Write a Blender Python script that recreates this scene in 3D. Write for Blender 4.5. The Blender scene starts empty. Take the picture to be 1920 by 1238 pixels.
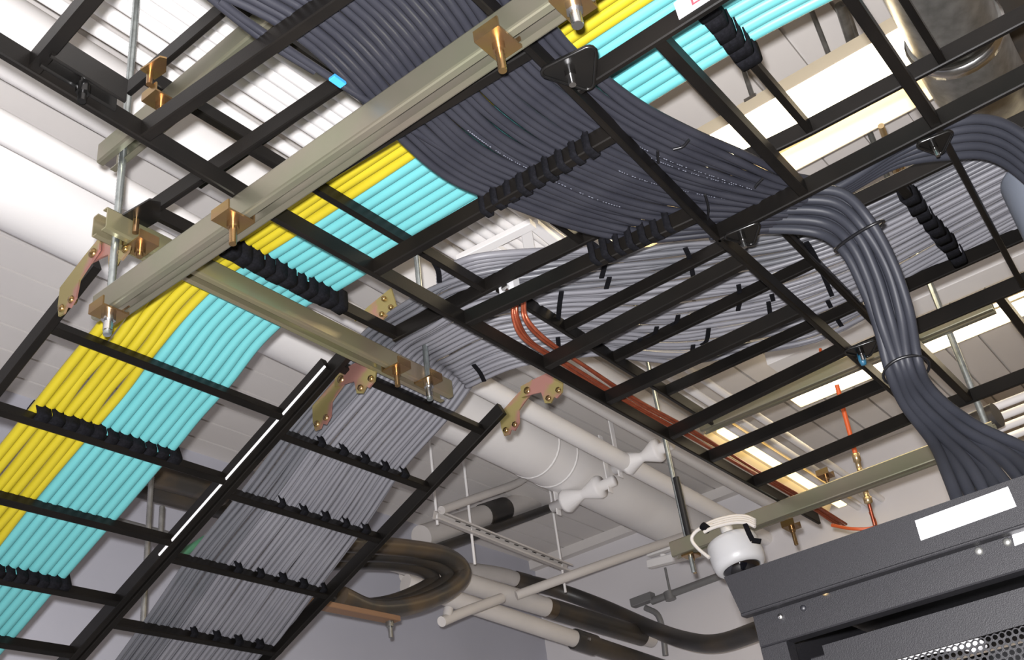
import bpy, bmesh, math, random
from mathutils import Vector, Matrix
random.seed(7)
C = bpy.context.scene.collection
PI = math.pi
# ------------------------------------------------------------------ camera model
F = 2006.88
MR = ((0.61198595, -0.78124085, -0.12302821), (0.34964783, 0.40680127, -0.84395445), (0.70937972, 0.47347172, 0.52211583))
H0 = 1.5                      # camera height above the floor; heights below are measured from the camera
V = Vector

def ray(u, v):
    a, b = (u - 960) / F, (v - 619) / F
    return V([MR[0][i] * a + MR[1][i] * b + MR[2][i] for i in range(3)])

def at(u, v, z=None, x=None, y=None):
    d = ray(u, v)
    t = z / d[2] if z is not None else (x / d[0] if x is not None else y / d[1])
    p = d * t
    return V((p.x, p.y, p.z + H0))

def W(x, y, z):
    return V((x, y, z + H0))

SL = -0.45
def slz(y):                   # underside of the two sloping ladders
    return 1.294 + SL * (y - 1.535)
def on_slope(u, v, off=0.0):
    d = ray(u, v)
    t = (1.294 - SL * 1.535 + off) / (d[2] - SL * d[1])
    p = d * t
    return V((p.x, p.y, p.z + H0))

# ------------------------------------------------------------------ mesh helpers
class MB:
    def __init__(s):
        s.v = []; s.f = []; s.sm = []
    def add(s, vs, fs, smooth=False):
        n = len(s.v); s.v += [V(q) for q in vs]
        s.f += [[n + i for i in f] for f in fs]; s.sm += [smooth] * len(fs)
        return s
    def ext(s, prof, p1, p2, up=(0, 0, 1), smooth=False):
        """sweep a closed 2D outline (side, up) from p1 to p2"""
        p1, p2 = V(p1), V(p2); d = (p2 - p1).normalized(); up = V(up)
        side = d.cross(up).normalized(); u = side.cross(d).normalized()
        n = len(prof)
        vs = [p1 + side * a + u * b for a, b in prof] + [p2 + side * a + u * b for a, b in prof]
        fs = [[i, (i + 1) % n, n + (i + 1) % n, n + i] for i in range(n)]
        s.add(vs, fs, smooth); s.add(vs, [list(range(n))[::-1], list(range(n, 2 * n))])
        return s
    def bar(s, p1, p2, w, h, c=0.002, up=(0, 0, 1), low=0.0):
        """flat bar, its underside centre line runs from p1 to p2"""
        a, b0, b1 = w / 2, low, low + h
        return s.ext([(-a + c, b0), (a - c, b0), (a, b0 + c), (a, b1 - c), (a - c, b1), (-a + c, b1), (-a, b1 - c), (-a, b0 + c)], p1, p2, up)
    def box(s, lo, hi, c=0.0):
        lo, hi = V(lo), V(hi)
        if c <= 0:
            vs = [(x, y, z) for z in (lo.z, hi.z) for y in (lo.y, hi.y) for x in (lo.x, hi.x)]
            return s.add(vs, [[0, 2, 3, 1], [4, 5, 7, 6], [0, 1, 5, 4], [2, 6, 7, 3], [0, 4, 6, 2], [1, 3, 7, 5]])
        m = (lo + hi) / 2
        return s.bar((m.x, lo.y, lo.z), (m.x, hi.y, lo.z), hi.x - lo.x, hi.z - lo.z, c)
    def prism(s, poly, n):
        """solid from a planar 3D outline pushed along vector n"""
        poly = [V(p) for p in poly]; n = V(n); k = len(poly)
        vs = poly + [p + n for p in poly]
        return s.add(vs, [list(range(k))[::-1], list(range(k, 2 * k))] + [[i, (i + 1) % k, k + (i + 1) % k, k + i] for i in range(k)])
    def tube(s, pts, r, seg=10, cap=True, closed=False):
        pts = [V(p) for p in pts]; n = len(pts)
        rs = r if isinstance(r, (list, tuple)) else [r] * n
        t0 = (pts[1] - pts[0]).normalized()
        a = V((0, 0, 1)) if abs(t0.z) < .9 else V((1, 0, 0))
        u = t0.cross(a).normalized(); vs = []
        for i in range(n):
            if closed: t = (pts[(i + 1) % n] - pts[i - 1]).normalized()
            else: t = (pts[min(i + 1, n - 1)] - pts[max(i - 1, 0)]).normalized()
            u = (u - t * u.dot(t)).normalized(); w = t.cross(u)
            for k in range(seg):
                an = 2 * PI * k / seg
                vs.append(pts[i] + (u * math.cos(an) + w * math.sin(an)) * rs[i])
        fs = []
        for i in range(n if closed else n - 1):
            j = (i + 1) % n
            for k in range(seg):
                k2 = (k + 1) % seg
                fs.append([i * seg + k, i * seg + k2, j * seg + k2, j * seg + k])
        s.add(vs, fs, True)
        if cap and not closed:
            s.add(vs, [list(range(seg))[::-1], [(n - 1) * seg + k for k in range(seg)]])
        return s
    def cyl(s, p1, p2, r, seg=14):
        return s.tube([p1, p2], r, seg)
    def lathe(s, p, axis, prof, seg=24):
        """prof: list of (radius, distance along axis)"""
        p, ax = V(p), V(axis).normalized()
        a = V((0, 0, 1)) if abs(ax.z) < .9 else V((1, 0, 0))
        u = ax.cross(a).normalized(); w = ax.cross(u)
        vs = []
        for r, h in prof:
            for k in range(seg):
                an = 2 * PI * k / seg
                vs.append(p + ax * h + (u * math.cos(an) + w * math.sin(an)) * max(r, 1e-5))
        fs = [[i * seg + k, i * seg + (k + 1) % seg, (i + 1) * seg + (k + 1) % seg, (i + 1) * seg + k] for i in range(len(prof) - 1) for k in range(seg)]
        return s.add(vs, fs, True)
    def build(s, name, m, parent=None):
        o0 = V((0, 0, 0)); q = parent
        while q is not None:
            o0 = o0 + q.location; q = q.parent
        me = bpy.data.meshes.new(name)
        me.from_pydata([tuple(p - o0) for p in s.v], [], s.f)
        bm = bmesh.new(); bm.from_mesh(me); bmesh.ops.recalc_face_normals(bm, faces=bm.faces); bm.to_mesh(me); bm.free()
        for i, p in enumerate(me.polygons): p.use_smooth = s.sm[i]
        me.materials.append(m)
        o = bpy.data.objects.new(name, me); C.objects.link(o)
        if parent: o.parent = parent
        return o

def crom(pts, n=8):
    pts = [V(p) for p in pts]; out = []
    q = [pts[0] * 2 - pts[1]] + pts + [pts[-1] * 2 - pts[-2]]
    for i in range(1, len(q) - 2):
        for k in range(n):
            t = k / n; a, b, c, d = q[i - 1:i + 3]
            out.append(.5 * (2 * b + (c - a) * t + (2 * a - 5 * b + 4 * c - d) * t * t + (3 * b - a - 3 * c + d) * t ** 3))
    return out + [pts[-1]]

def tag(o, label, cat, group=None, kind=None):
    o['label'] = label; o['category'] = cat
    if group: o['group'] = group
    if kind: o['kind'] = kind
    return o
def thing(name, label, cat, loc, group=None):
    o = bpy.data.objects.new(name, None); C.objects.link(o)
    o.location = loc; o.empty_display_size = .05
    return tag(o, label, cat, group)
def struct(o):
    o['kind'] = 'structure'; return o
def reground(o, loc):
    """move a single-mesh thing's origin to loc, the shape stays put"""
    loc = V(loc); o.data.transform(Matrix.Translation(o.location - loc)); o.location = loc
    return o
ORD = ['first', 'second', 'third', 'fourth', 'fifth', 'sixth', 'seventh', 'eighth', 'ninth', 'tenth', '11th', '12th', '13th', '14th', '15th', '16th', '17th', '18th', '19th', '20th', '21st', '22nd', '23rd', '24th', '25th', '26th', '27th', '28th', '29th', '30th', '31st', '32nd', '33rd', '34th', '35th', '36th', '37th', '38th', '39th', '40th', '41st', '42nd', '43rd', '44th', '45th', '46th']

# ------------------------------------------------------------------ materials
def mat(name, col, rough=.5, metal=0.0, col2=None, scale=20.0, bump=0.0, bscale=None, emit=None, es=0.0, spec=.5, stretch=None, contrast=(.35, .65)):
    m = bpy.data.materials.new(name); m.use_nodes = True
    nt = m.node_tree; b = nt.nodes['Principled BSDF']
    b.inputs['Base Color'].default_value = (*col, 1)
    b.inputs['Roughness'].default_value = rough; b.inputs['Metallic'].default_value = metal
    b.inputs['Specular IOR Level'].default_value = spec
    if emit:
        b.inputs['Emission Color'].default_value = (*emit, 1); b.inputs['Emission Strength'].default_value = es
    tc = None
    if col2 or bump:
        tc = nt.nodes.new('ShaderNodeTexCoord')
        mp = nt.nodes.new('ShaderNodeMapping'); nt.links.new(tc.outputs['Object'], mp.inputs['Vector'])
        if stretch: mp.inputs['Scale'].default_value = stretch
    if col2:
        n = nt.nodes.new('ShaderNodeTexNoise'); n.inputs['Scale'].default_value = scale; n.inputs['Detail'].default_value = 4
        r = nt.nodes.new('ShaderNodeValToRGB')
        r.color_ramp.elements[0].position, r.color_ramp.elements[1].position = contrast
        r.color_ramp.elements[0].color = (*col, 1); r.color_ramp.elements[1].color = (*col2, 1)
        nt.links.new(mp.outputs[0], n.inputs['Vector']); nt.links.new(n.outputs['Fac'], r.inputs[0]); nt.links.new(r.outputs[0], b.inputs['Base Color'])
    if bump:
        n2 = nt.nodes.new('ShaderNodeTexNoise'); n2.inputs['Scale'].default_value = bscale or scale * 4; n2.inputs['Detail'].default_value = 3
        bp = nt.nodes.new('ShaderNodeBump'); bp.inputs['Strength'].default_value = bump; bp.inputs['Distance'].default_value = .002
        nt.links.new(mp.outputs[0], n2.inputs['Vector']); nt.links.new(n2.outputs['Fac'], bp.inputs['Height']); nt.links.new(bp.outputs[0], b.inputs['Normal'])
    return m

M = {}
M['black'] = mat('black_paint', (.0038, .0034, .0031), .40, 0, (.0062, .0052, .0044), 9, .06, 300, spec=.17)
M['blackgloss'] = mat('black_enamel', (.0035, .0035, .0035), .24, 0, (.006, .0055, .005), 14, .03, 200, spec=.4)
M['zinc'] = mat('olive_zinc', (.205, .215, .145), .36, .75, (.25, .215, .175), 5, .05, 120, contrast=(.3, .7))
M['zincgold'] = mat('yellow_zinc', (.29, .29, .15), .36, .75, (.31, .245, .18), 4, .05, 120, contrast=(.35, .65))
M['gold'] = mat('gold_chromate', (.30, .205, .075), .26, .9, (.27, .165, .085), 18, .05, 90)
M['hinge'] = mat('iridescent_chromate', (.30, .25, .10), .34, .7, (.38, .19, .16), 13, .05, 90, contrast=(.44, .56))
M['rod'] = mat('bright_zinc_thread', (.42, .46, .46), .30, .9, (.30, .33, .33), 60, .15, 400)
M['steel'] = mat('bright_steel', (.6, .6, .6), .25, 1)
M['yellow'] = mat('yellow_jacket', (.33, .268, .013), .42, 0, (.355, .29, .015), 6, spec=.3)
M['aqua'] = mat('aqua_jacket', (.088, .300, .312), .40, 0, (.096, .318, .33), 6, spec=.35)
M['dark'] = mat('slate_jacket', (.0150, .0155, .0210), .42, 0, (.020, .0205, .0265), 12, spec=.35)
M['darkfat'] = mat('slate_power_jacket', (.019, .0205, .027), .50, 0, (.024, .0255, .033), 10, spec=.25)
M['grey'] = mat('grey_jacket', (.132, .131, .146), .45, 0, (.15, .149, .164), 8, spec=.35)
M['greydark'] = mat('darker_grey_jacket', (.085, .088, .098), .4, 0, (.10, .10, .112), 8, spec=.4)
M['copper'] = mat('copper_wire', (.26, .055, .026), .3, .6, (.34, .09, .045), 40, .2, 260)
M['orange'] = mat('orange_jacket', (.50, .09, .022), .4)
M['brass'] = mat('brass_fitting', (.6, .45, .25), .3, .9)
M['tie'] = mat('black_hook_and_loop', (.003, .003, .004), .9, 0, (.006, .006, .008), 200, .4, 500, spec=.1)
M['ziptie'] = mat('black_nylon', (.006, .006, .007), .35)
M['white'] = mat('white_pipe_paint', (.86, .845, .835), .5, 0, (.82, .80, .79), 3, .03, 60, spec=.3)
M['darkerwhite'] = mat('darker_white_paint', (.60, .57, .545), .55, 0, (.55, .52, .495), 4, .03, 60, spec=.3)  # darker white for the strut and pipes toward the back wall
M['whitegloss'] = mat('white_plastic', (.50, .50, .51), .35)
M['whitecable'] = mat('white_cable', (.55, .52, .49), .45)
M['paper'] = mat('white_label', (.80, .80, .82), .5)
M['print'] = mat('pale_print', (.16, .17, .21), .6)
M['red'] = mat('red_ink', (.55, .05, .07), .5)
M['ceiling'] = mat('ceiling_paint', (.72, .69, .665), .75, 0, (.68, .65, .63), 2, .04, 40, spec=.15)
M['wall'] = mat('wall_paint', (.50, .505, .57), .8, 0, (.47, .475, .535), 1.5, .03, 50, spec=.1)
M['wall2'] = mat('wall_paint_pale', (.74, .72, .735), .8, 0, (.71, .69, .705), 1.5, .03, 50, spec=.1)
M['floor'] = mat('floor_tile', (.35, .34, .33), .5, 0, (.31, .30, .29), 3)
M['pipeblack'] = mat('black_rubber_insulation', (.032, .030, .029), .42, 0, (.06, .047, .034), 5, .1, 60, contrast=(.45, .7))
M['brownpipe'] = mat('brown_steel_pipe', (.10, .072, .045), .32, .2, (.05, .046, .042), 5, .1, 60, contrast=(.4, .6))
M['rack'] = mat('rack_powder_coat', (.0068, .0066, .0082), .5, 0, (.0098, .0095, .0115), 400, .3, 900, spec=.3)
M['rackdark'] = mat('rack_inside', (.010, .010, .013), .5)
M['glass'] = mat('dome_glass', (.004, .004, .006), .04, 0, spec=.8)
M['galv'] = mat('galvanised_steel', (.32, .32, .31), .38, .8, (.20, .20, .19), 22, .15, 80)
M['column'] = mat('pale_blue_grey_plastic', (.125, .14, .17), .5)
M['tan'] = mat('tan_label', (.40, .29, .16), .6)
M['fixture'] = mat('fixture_enamel', (.80, .70, .52), .4)
M['lamp'] = mat('fluorescent_glow', (1, .9, .75), .5, emit=(1.0, .84, .56), es=9.0)
M['lampwarm'] = mat('warm_tube_glow', (1, .85, .5), .5, emit=(1.0, .78, .36), es=2.2)
M['brown'] = mat('brown_board', (.20, .11, .06), .6)
M['greystrut'] = mat('grey_strut', (.25, .25, .25), .5, .4)

# ------------------------------------------------------------------ the room
BX, BY, CZ = 5.70, 3.90, 2.40
MB().box((-3, -4, -.1), (BX + 2.5, BY + .2, 0)).build('floor', M['floor'])['kind'] = 'structure'
struct(MB().box((-3, BY, 0), (BX + 2.4, BY + .15, H0 + CZ + .1)).build('wall_back', M['wall']))
struct(MB().box((BX, .9, 0), (BX + .15, BY, H0 + CZ - .02)).build('wall_right', M['wall2']))
# ceiling of long painted boards with dark joints, running the same way as the big pipes
cb = MB(); y = -4.0; k = 0
while y < BY:
    cb.box((-3, y + .006, H0 + CZ), (BX + 2.4, min(y + .156, BY), H0 + CZ + .05)); y += .162; k += 1
cb.box((-3, -4, H0 + CZ + .02), (BX + 2.4, BY, H0 + CZ + .08))
struct(cb.build('ceiling', M['ceiling']))
bb = MB(); bb.box((BX - .06, .9, H0 + CZ - .06), (BX, BY, H0 + CZ))
struct(bb.build('trim_1', M['ceiling']))

# ------------------------------------------------------------------ ladders
RW, RH = .011, .037
def polybar(b, pts, w=RW, h=RH):
    for p, q in zip(pts, pts[1:]): b.bar(p, q, w, h)
    return b
def ladder(label, rails, rungs, z, loc, rail_mat='black', rw=.019, rh=.033, rail_h=RH):
    t = thing('cable_ladder', label, 'cable ladder', loc)
    for r in rails:
        polybar(MB(), [W(x, y, z) for x, y in r], RW, rail_h).build('side_rail', M[rail_mat], t)
    for (x0, y0, x1, y1) in rungs:
        MB().bar(W(x0, y0, z + .003), W(x1, y1, z + .003), rw, rh).build('rung', M['black'], t)
    return t
Z0, Z1 = 1.15, 1.30
LF = [(-.5, 1.025), (.95, 1.095), (3.27, 1.113)]
LN = [(.2, .520), (1.06, .556), (1.60, .584), (3.25, .596)]
def yint(L, x):
    for (a, b), (c, d) in zip(L, L[1:]):
        if x <= c: return b + (d - b) * (x - a) / (c - a)
    return L[-1][1]
LX = [(.52, .47), (.705, .735), (.955, .986), (1.218, 1.232), (1.483, 1.53), (1.758, 1.738), (2.01, 2.003), (2.31, 2.255), (2.53, 2.512), (2.805, 2.768), (3.12, 3.06)]
lower = ladder('long black cable ladder carrying the dark slate cables, lowest of the crossing ladders', [LF, LN],
    [(a, yint(LF, a), b, yint(LN, b)) for a, b in LX], Z0, W(1.5, .85, Z0))
b = MB()
p, q = at(85, 112, z=Z0), at(225, 197, z=Z0)
b.bar(p + V((0, -.012, -.004)), q + V((0, -.012, -.004)), .006, .046); b.bar(p + V((0, .012, -.004)), q + V((0, .012, -.004)), .006, .046)
b.build('splice_plate', M['blackgloss'], lower)
b = MB(); m = (p + q) / 2
b.cyl(m + V((0, 0, .03)), m + V((0, .0, -.035)), .006, 10); b.cyl(m + V((0, 0, -.004)), m + V((0, 0, -.02)), .010, 6)
b.build('splice_bolt', M['blackgloss'], lower)
KX0, KX1 = 1.100, 1.617
def kb(u, v, x): return at(u, v, z=Z0).y
kl = ladder('black cable ladder with a white sign, branching off toward the top right corner', [[(KX0, .548), (KX0 - .004, -.6)], [(KX1, .585), (KX1, -.6)]],
    [(KX0, .405, KX1, .405), (KX0, .157, KX1, .157), (KX0, -.10, KX1, -.10)], Z0, W(1.36, .2, Z0))
wl = ladder('short black ladder hung at the far right behind the drooping slate cables', [[(2.296, .585), (2.296, -.4)], [(2.782, .585), (2.782, -.4)]],
    [(2.296, .465, 2.782, .465), (2.296, .25, 2.782, .25), (2.296, .02, 2.782, .02)], Z0, W(2.54, .2, Z0))
TL = [(.926, 1.402), (.948, .895), (.985, -.45)]
TR = [(1.594, 1.392), (1.604, 1.038), (1.655, .364), (1.675, -.45)]
def xint(L, y):
    for (a, b), (c, d) in zip(L, L[1:]):
        if y >= d: return a + (c - a) * (b - y) / (b - d)
    return L[-1][0]
ty = [1.384, 1.125, .872, .615, .366, .11, -.14]
t1 = ladder('upper black ladder under the yellow and aqua cables, between the two lower crossings', [TL, TR],
    [(xint(TL, y), y, xint(TR, y), y) for y in ty], Z1, W(1.28, .6, Z1), rw=.014, rh=.030)
vl = ladder('upper black ladder carrying the grey cables across, above the dark cable ladder', [[(1.615, 1.100), (2.62, 1.114)], [(1.70, .545), (2.62, .560)]],
    [(1.876, 1.10, 1.874, .55), (2.094, 1.105, 2.091, .553), (2.361, 1.11, 2.353, .556)], Z1, W(2.1, .83, Z1), rw=.013, rh=.030)
gl = ladder('upper black ladder at the right edge carrying straight grey cables', [[(1.95, .53), (1.965, -.5)], [(2.372, .53), (2.366, -.5)]],
    [(1.95, .30, 2.372, .30), (1.955, .05, 2.37, .05), (1.96, -.2, 2.368, -.2)], Z1, W(2.16, .1, Z1))
# sloping ladders
def sloped(label, xl, xr, ys, y0, y1, strip=False):
    t = thing('cable_ladder', label, 'cable ladder', W((xl + xr) / 2, y0, slz(y0)))
    up = V((0, .45, 1)).normalized()
    for x in (xl, xr):
        MB().bar(W(x, y0, slz(y0)), W(x, y1, slz(y1)), .018, .040, up=up).build('side_rail', M['black'], t)
    for y in ys:
        MB().bar(W(xl, y, slz(y) + .003), W(xr, y, slz(y) + .003), .019, .028, up=up).build('rung', M['black'], t)
    if strip:
        MB().bar(W(xr - .010, 1.56, slz(1.56) + .004), W(xr - .010, 2.16, slz(2.16) + .004), .004, .006, .0005, up=up).build('edge_highlight', M['paper'], t)['label'] = 'painted highlight along the rail edge'  # white strip standing in for light catching the black rail's inner side
    return t
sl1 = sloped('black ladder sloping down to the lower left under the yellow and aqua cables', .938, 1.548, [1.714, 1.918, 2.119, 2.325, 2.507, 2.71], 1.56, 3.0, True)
sl2 = sloped('black ladder sloping down under the grey cables, in front of the white pipe', 1.572, 2.118, [1.55, 1.758, 1.95, 2.165, 2.393, 2.60], 1.475, 3.0)
# third level
ul = ladder('topmost short black ladder at the upper left above the zinc framing bar', [[(.826, 1.325), (.815, -.2)], [(1.085, 1.45), (1.10, .4)]],
    [(.826, 1.28, 1.085, 1.28), (.82, 1.03, 1.09, 1.03), (.82, .77, 1.09, .77)], 1.50, W(.95, .8, 1.50))

# ------------------------------------------------------------------ framing bars (twin U channels)
def framing(label, p1, p2, h=.050, m='zinc', w=.0145, gap=.015):
    p1, p2 = V(p1), V(p2); t = thing('framing_bar', label, 'framing bar', (p1 + p2) / 2)
    d = (p2 - p1).normalized(); side = d.cross(V((0, 0, 1)))
    for sg in (-1, 1):
        k = .0028; x0 = sg * (gap / 2 + w)       # web outside, flanges turned in, rounded heel
        x1 = sg * gap / 2
        prof = [(x1, 0), (x0 - sg * .004, 0), (x0 - sg * .0012, .0012), (x0, .004), (x0, h - .004), (x0 - sg * .0012, h - .0012), (x0 - sg * .004, h), (x1, h),
                (x1, h - k), (x0 - sg * k, h - k), (x0 - sg * k, k), (x1, k)]
        MB().ext(prof, p1, p2).build('channel', M[m], t)
    return t
S1a, S1b = W(.905, 1.475, 1.10), W(.905, .2, 1.10)
s1 = framing('long zinc framing bar running diagonally under the dark cables', S1a, S1b, .052)
s2 = framing('zinc framing bar crossing under the yellow and aqua cables', W(.855, 1.430, 1.253), W(1.835, 1.447, 1.253), .048, 'zincgold')
s3 = framing('zinc framing bar over the rack and behind the dome camera', W(2.985, 1.50, 1.10), W(2.965, .46, 1.10), .050)
s4 = framing('zinc framing bar parallel to the rungs, above the copper wires', W(2.972, 1.30, 1.46), W(2.972, .345, 1.46), .045)
s5 = framing('short zinc framing bar at the upper left behind a threaded rod', W(.885, 1.475, 1.452), W(.872, .5, 1.452), .050)

def clip(label, p, bolt=.045, along=(0, 1, 0), big=False):
    """square plate with a turned-up lip under a framing bar, hex nut and bolt end"""
    p = V(p); t = thing('framing_clip', label, 'clip', p, None)
    a = V(along).normalized(); s = a.cross(V((0, 0, 1)))
    b = MB(); hw, hl = .027, .021
    b.prism([p - a * hl - s * hw, p + a * hl - s * hw, p + a * hl + s * hw, p - a * hl + s * hw], (0, 0, -.004))
    for sg in (-1, 1):
        b.prism([p + s * sg * hw - a * hl, p + s * sg * hw + a * hl, p + s * sg * hw + a * hl + V((0, 0, .016)), p + s * sg * hw - a * hl + V((0, 0, .016))], s * (-sg * .003))
    b.build('plate', M['gold'], t)
    MB().cyl(p + V((0, 0, -.004)), p + V((0, 0, -.017)), .0125 if big else .010, 6).build('nut', M['steel' if big else 'gold'], t)
    r = .0085 if big else .0065
    b = MB(); n = 9
    b.tube([p + V((0, 0, -.004 - bolt * i / (2 * n))) for i in range(2 * n + 1)], [r * (1 if i % 2 else .9) for i in range(2 * n + 1)], 12)
    b.build('bolt', M['steel' if big else 'gold'], t)
    return t
clip('gold clip with bolt under the long bar, beside the yellow cables', at(437, 412, z=1.098))
clip('gold clip with a hollow bolt end under the long bar, above the slate cables', at(934, 80, z=1.098), .050)
clip('gold clip with a big silver bolt at the top of the long bar', at(1074, 5, z=1.098), .040, big=True)
clip('gold clip on the rod end at the lower left tip of the long bar', W(.893, 1.436, 1.098), .034, big=True)
clip('gold clip under the crossing bar, inner one of the pair beside the grey cables', at(743, 692, z=1.251), .042, (1, 0, 0))
clip('gold clip on the rod at the right tip of the crossing bar', at(803, 715, z=1.251), .040, (1, 0, 0), True)
clip('copper coloured clip with shiny bolt on the crossing bar by the left rod', at(263, 462, z=1.251), .020, (1, 0, 0))
clip('gold clip under the bar over the rack, right of the dome camera', at(1484, 988, z=1.098), .055)
clip('gold clip at the left tip of the bar over the rack', at(1296, 1042, z=1.098), .055)
clip('gold clip at the right tip of the bar over the rack, beside the slate cables', at(1862, 832, z=1.15), .03)
clip('copper coloured clip high up on the short bar at the upper left', at(302, 190, z=1.45), .02)
clip('brass coloured clip above the ladder rungs near the copper wires', at(1548, 892, z=1.30), .02)

def rod(label, pts, r=.0075, m='rod', grp=None):
    """threaded rod: fine raised turns along its length"""
    pts = [V(p) for p in pts]; p, q = pts; n = int((q - p).length / .004)
    o = MB().tube([p.lerp(q, i / n) for i in range(n + 1)], [r * (1.0 if i % 2 else .92) for i in range(n + 1)], 12).build('threaded_rod', M[m])
    tag(o, label, 'threaded rod', grp); return reground(o, p)
R1 = W(.893, 1.436, 0)
rod('silver threaded rod hanging at the far left through the framing bars', [R1 + V((0, 0, 1.052)), R1 + V((0, 0, 2.40))])
p = at(803, 715, z=1.251); R2 = V((p.x, p.y, H0))
rod('short silver threaded rod in front of the grey cables, right tip of the crossing bar', [R2 + V((0, 0, 1.20)), R2 + V((0, 0, 2.40))])
p = at(1294, 1040, z=1.10); R3 = V((p.x, p.y, H0))
rod('threaded rod beside the white rollers, left tip of the bar over the rack', [R3 + V((0, 0, 1.04)), R3 + V((0, 0, 2.40))], .008)
p = at(1861, 827, z=1.15); R4 = V((p.x, p.y, H0))
rod('long threaded rod at the right behind the drooping slate cables', [R4 + V((0, 0, 1.13)), R4 + V((0, 0, 2.40))], .0105)
b = MB(); b.tube([R3 + V((-.004, -.012, 1.36)), R3 + V((-.004, -.012, 1.12))], .011, 12)
tag(b.build('rod_sleeve', M['ziptie']), 'black sleeve around the threaded rod beside the dome camera', 'sleeve')

# ------------------------------------------------------------------ hinged splice brackets (gold)
def hinge(label, x, px, side):
    q0 = at(*px, x=x); yh, zh = q0.y, q0.z - H0
    t = thing('hinge_bracket', label, 'bracket', W(x, yh, zh))
    n = V((side * .004, 0, 0)); X = x + side * .009
    def plate(ang, sgn, name, dx=0.0):
        c, s = math.cos(ang), math.sin(ang)
        def T(a, b): a, b = a * 1.22, b * 1.25; return W(X + side * dx, yh + sgn * (a * c), zh + sgn * a * s + b)
        pl = [T(-.018, -.006), T(.018, -.012), T(.035, -.016), T(.040, -.044), T(.055, -.050), T(.066, -.040), T(.072, -.046), T(.088, -.038), T(.094, -.014), T(.094, .020), T(.03, .022), T(-.016, .020)]
        b = MB().prism(pl, n); o = b.build(name, M['hinge'], t)
        for a, d in ((.052, -.038), (.080, -.030)):
            q = T(a, d); MB().lathe(q - n * .5, (side, 0, 0), [(0, -.003), (.008, -.003), (.008, .008), (.006, .011), (0, .012)], 6).build('bolt', M['gold'], o)
        return o
    plate(0.0, -1, 'level_plate'); plate(math.atan(SL), 1, 'sloping_plate', .0052)
    q = W(X, yh, zh + .004); MB().lathe(q, (side, 0, 0), [(0, -.003), (.010, -.003), (.010, .012), (.007, .015), (0, .016)], 12).build('pivot_bolt', M['gold'], t)
    return t
hinge('gold hinged bracket at the far left rail of the yellow cable ladder', .925, (190, 485), -1)
hinge('gold hinged bracket in front of the grey cables where two sloping ladders meet', 1.590, (634, 712), 1)
hinge('gold hinged bracket on the right rail of the sloping grey cable ladder', 2.112, (985, 733), 1)
t = thing('splice_bracket', 'pinkish gold splice plate with three holes between aqua cables and grey cables', 'bracket', at(705, 575, z=1.31))
q = at(668, 600, x=1.56); pl = [at(u, v, x=1.56) for u, v in ((664, 602), (690, 575), (733, 540), (743, 575), (744, 582), (724, 593), (712, 604), (705, 596), (690, 590), (682, 600), (668, 594))]
MB().prism(pl, (.004, 0, 0)).build('plate', M['hinge'], t)
for u, v in ((721, 561), (734, 577), (717, 590), (686, 591)):
    MB().lathe(at(u, v, x=1.56), (-1, 0, 0), [(.0065, -.004), (.0065, .005), (.004, .008), (0, .0085)], 8).build('bolt', M['gold'], t)
# junction plates in black enamel
def junction(label, p, big=1.0):
    p = V(p); t = thing('junction_clamp', label, 'junction clamp', p)
    b = MB(); s = big
    tri = [V((-.022, .020, 0)), V((-.012, -.040, 0)), V((.036, -.004, 0))]
    def rounded(k, r):
        out = []
        for c_ in tri:
            a0 = math.atan2(c_.y, c_.x)
            out += [p + (c_ * k + V((math.cos(a0 + a), math.sin(a0 + a), 0)) * r) * s for a in (-1.0, -.5, 0, .5, 1.0)]
        return out
    b.prism(rounded(1, .012), (0, 0, -.004)); b.build('plate', M['blackgloss'], t)
    MB().tube([q + V((0, 0, -.004)) for q in rounded(1, .011)], .0028, 8, closed=True).build('rim', M['blackgloss'], t)
    MB().cyl(p + V((0, 0, -.004)), p + V((0, 0, -.014)), .009 * s, 6).build('nut', M['blackgloss'], t)
    MB().cyl(p + V((0, 0, -.014)), p + V((0, 0, -.030)), .0052 * s, 10).build('bolt', M['steel'], t)
    return t
junction('black three cornered clamp joining two ladders beside the aqua cables', at(1068, 132, z=1.145), 1.05)
junction('black clamp with a silver bolt where the drooping slate cables gather', at(1390, 440, z=1.145), .8)
junction('black clamp under the ladder rail at the right, with a silver bolt hanging', at(1748, 268, z=1.145), .7)
junction('black clamp with blue cap at the ladder corner left of the drooping cables', at(1612, 655, z=1.145), .9)
p = at(1617, 676, z=1.12)
tag(MB().lathe(p, (0, 0, -1), [(0, -.02), (.008, -.018), (.009, .0), (.006, .012), (0, .013)], 10).build('bolt_cap', mat('blue_plastic', (.02, .10, .17), .4)), 'small blue plastic bolt cap under the ladder corner', 'cap')
for lab, u, v, zz, bs in (('black end bracket with a gold bolt on the left end of the upper ladder', 262, 405, 1.30, .9), ('gold triangular bracket on the end of the topmost ladder', 288, 128, 1.50, .55)):
    p = at(u, v, z=zz); t = thing('end_bracket', lab, 'bracket', p)
    pl = [p + V(q) * bs for q in ((-.03, .03, 0), (.03, .035, 0), (.035, -.02, 0), (0, -.07, 0), (-.02, -.06, 0))]
    MB().prism(pl, (0, 0, -.004)).build('plate', M['blackgloss' if zz < 1.4 else 'gold'], t)
    MB().cyl(p + V((0, .01, .01)), p + V((0, .01, -.034)), .006, 10).build('bolt', M['gold'], t)
t = thing('ground_clamp', 'small white ground clamp on the ladder rail above the copper wires', 'clamp', at(957, 540, z=1.30))
p = at(957, 552, z=1.285)
MB().box(p + V((-.012, -.02, 0)), p + V((.012, .02, .052)), .003).build('body', M['whitegloss'], t)
MB().cyl(p + V((-.02, .0, .010)), p + V((.02, 0, .010)), .009, 8).build('screw', M['steel'], t)
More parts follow.
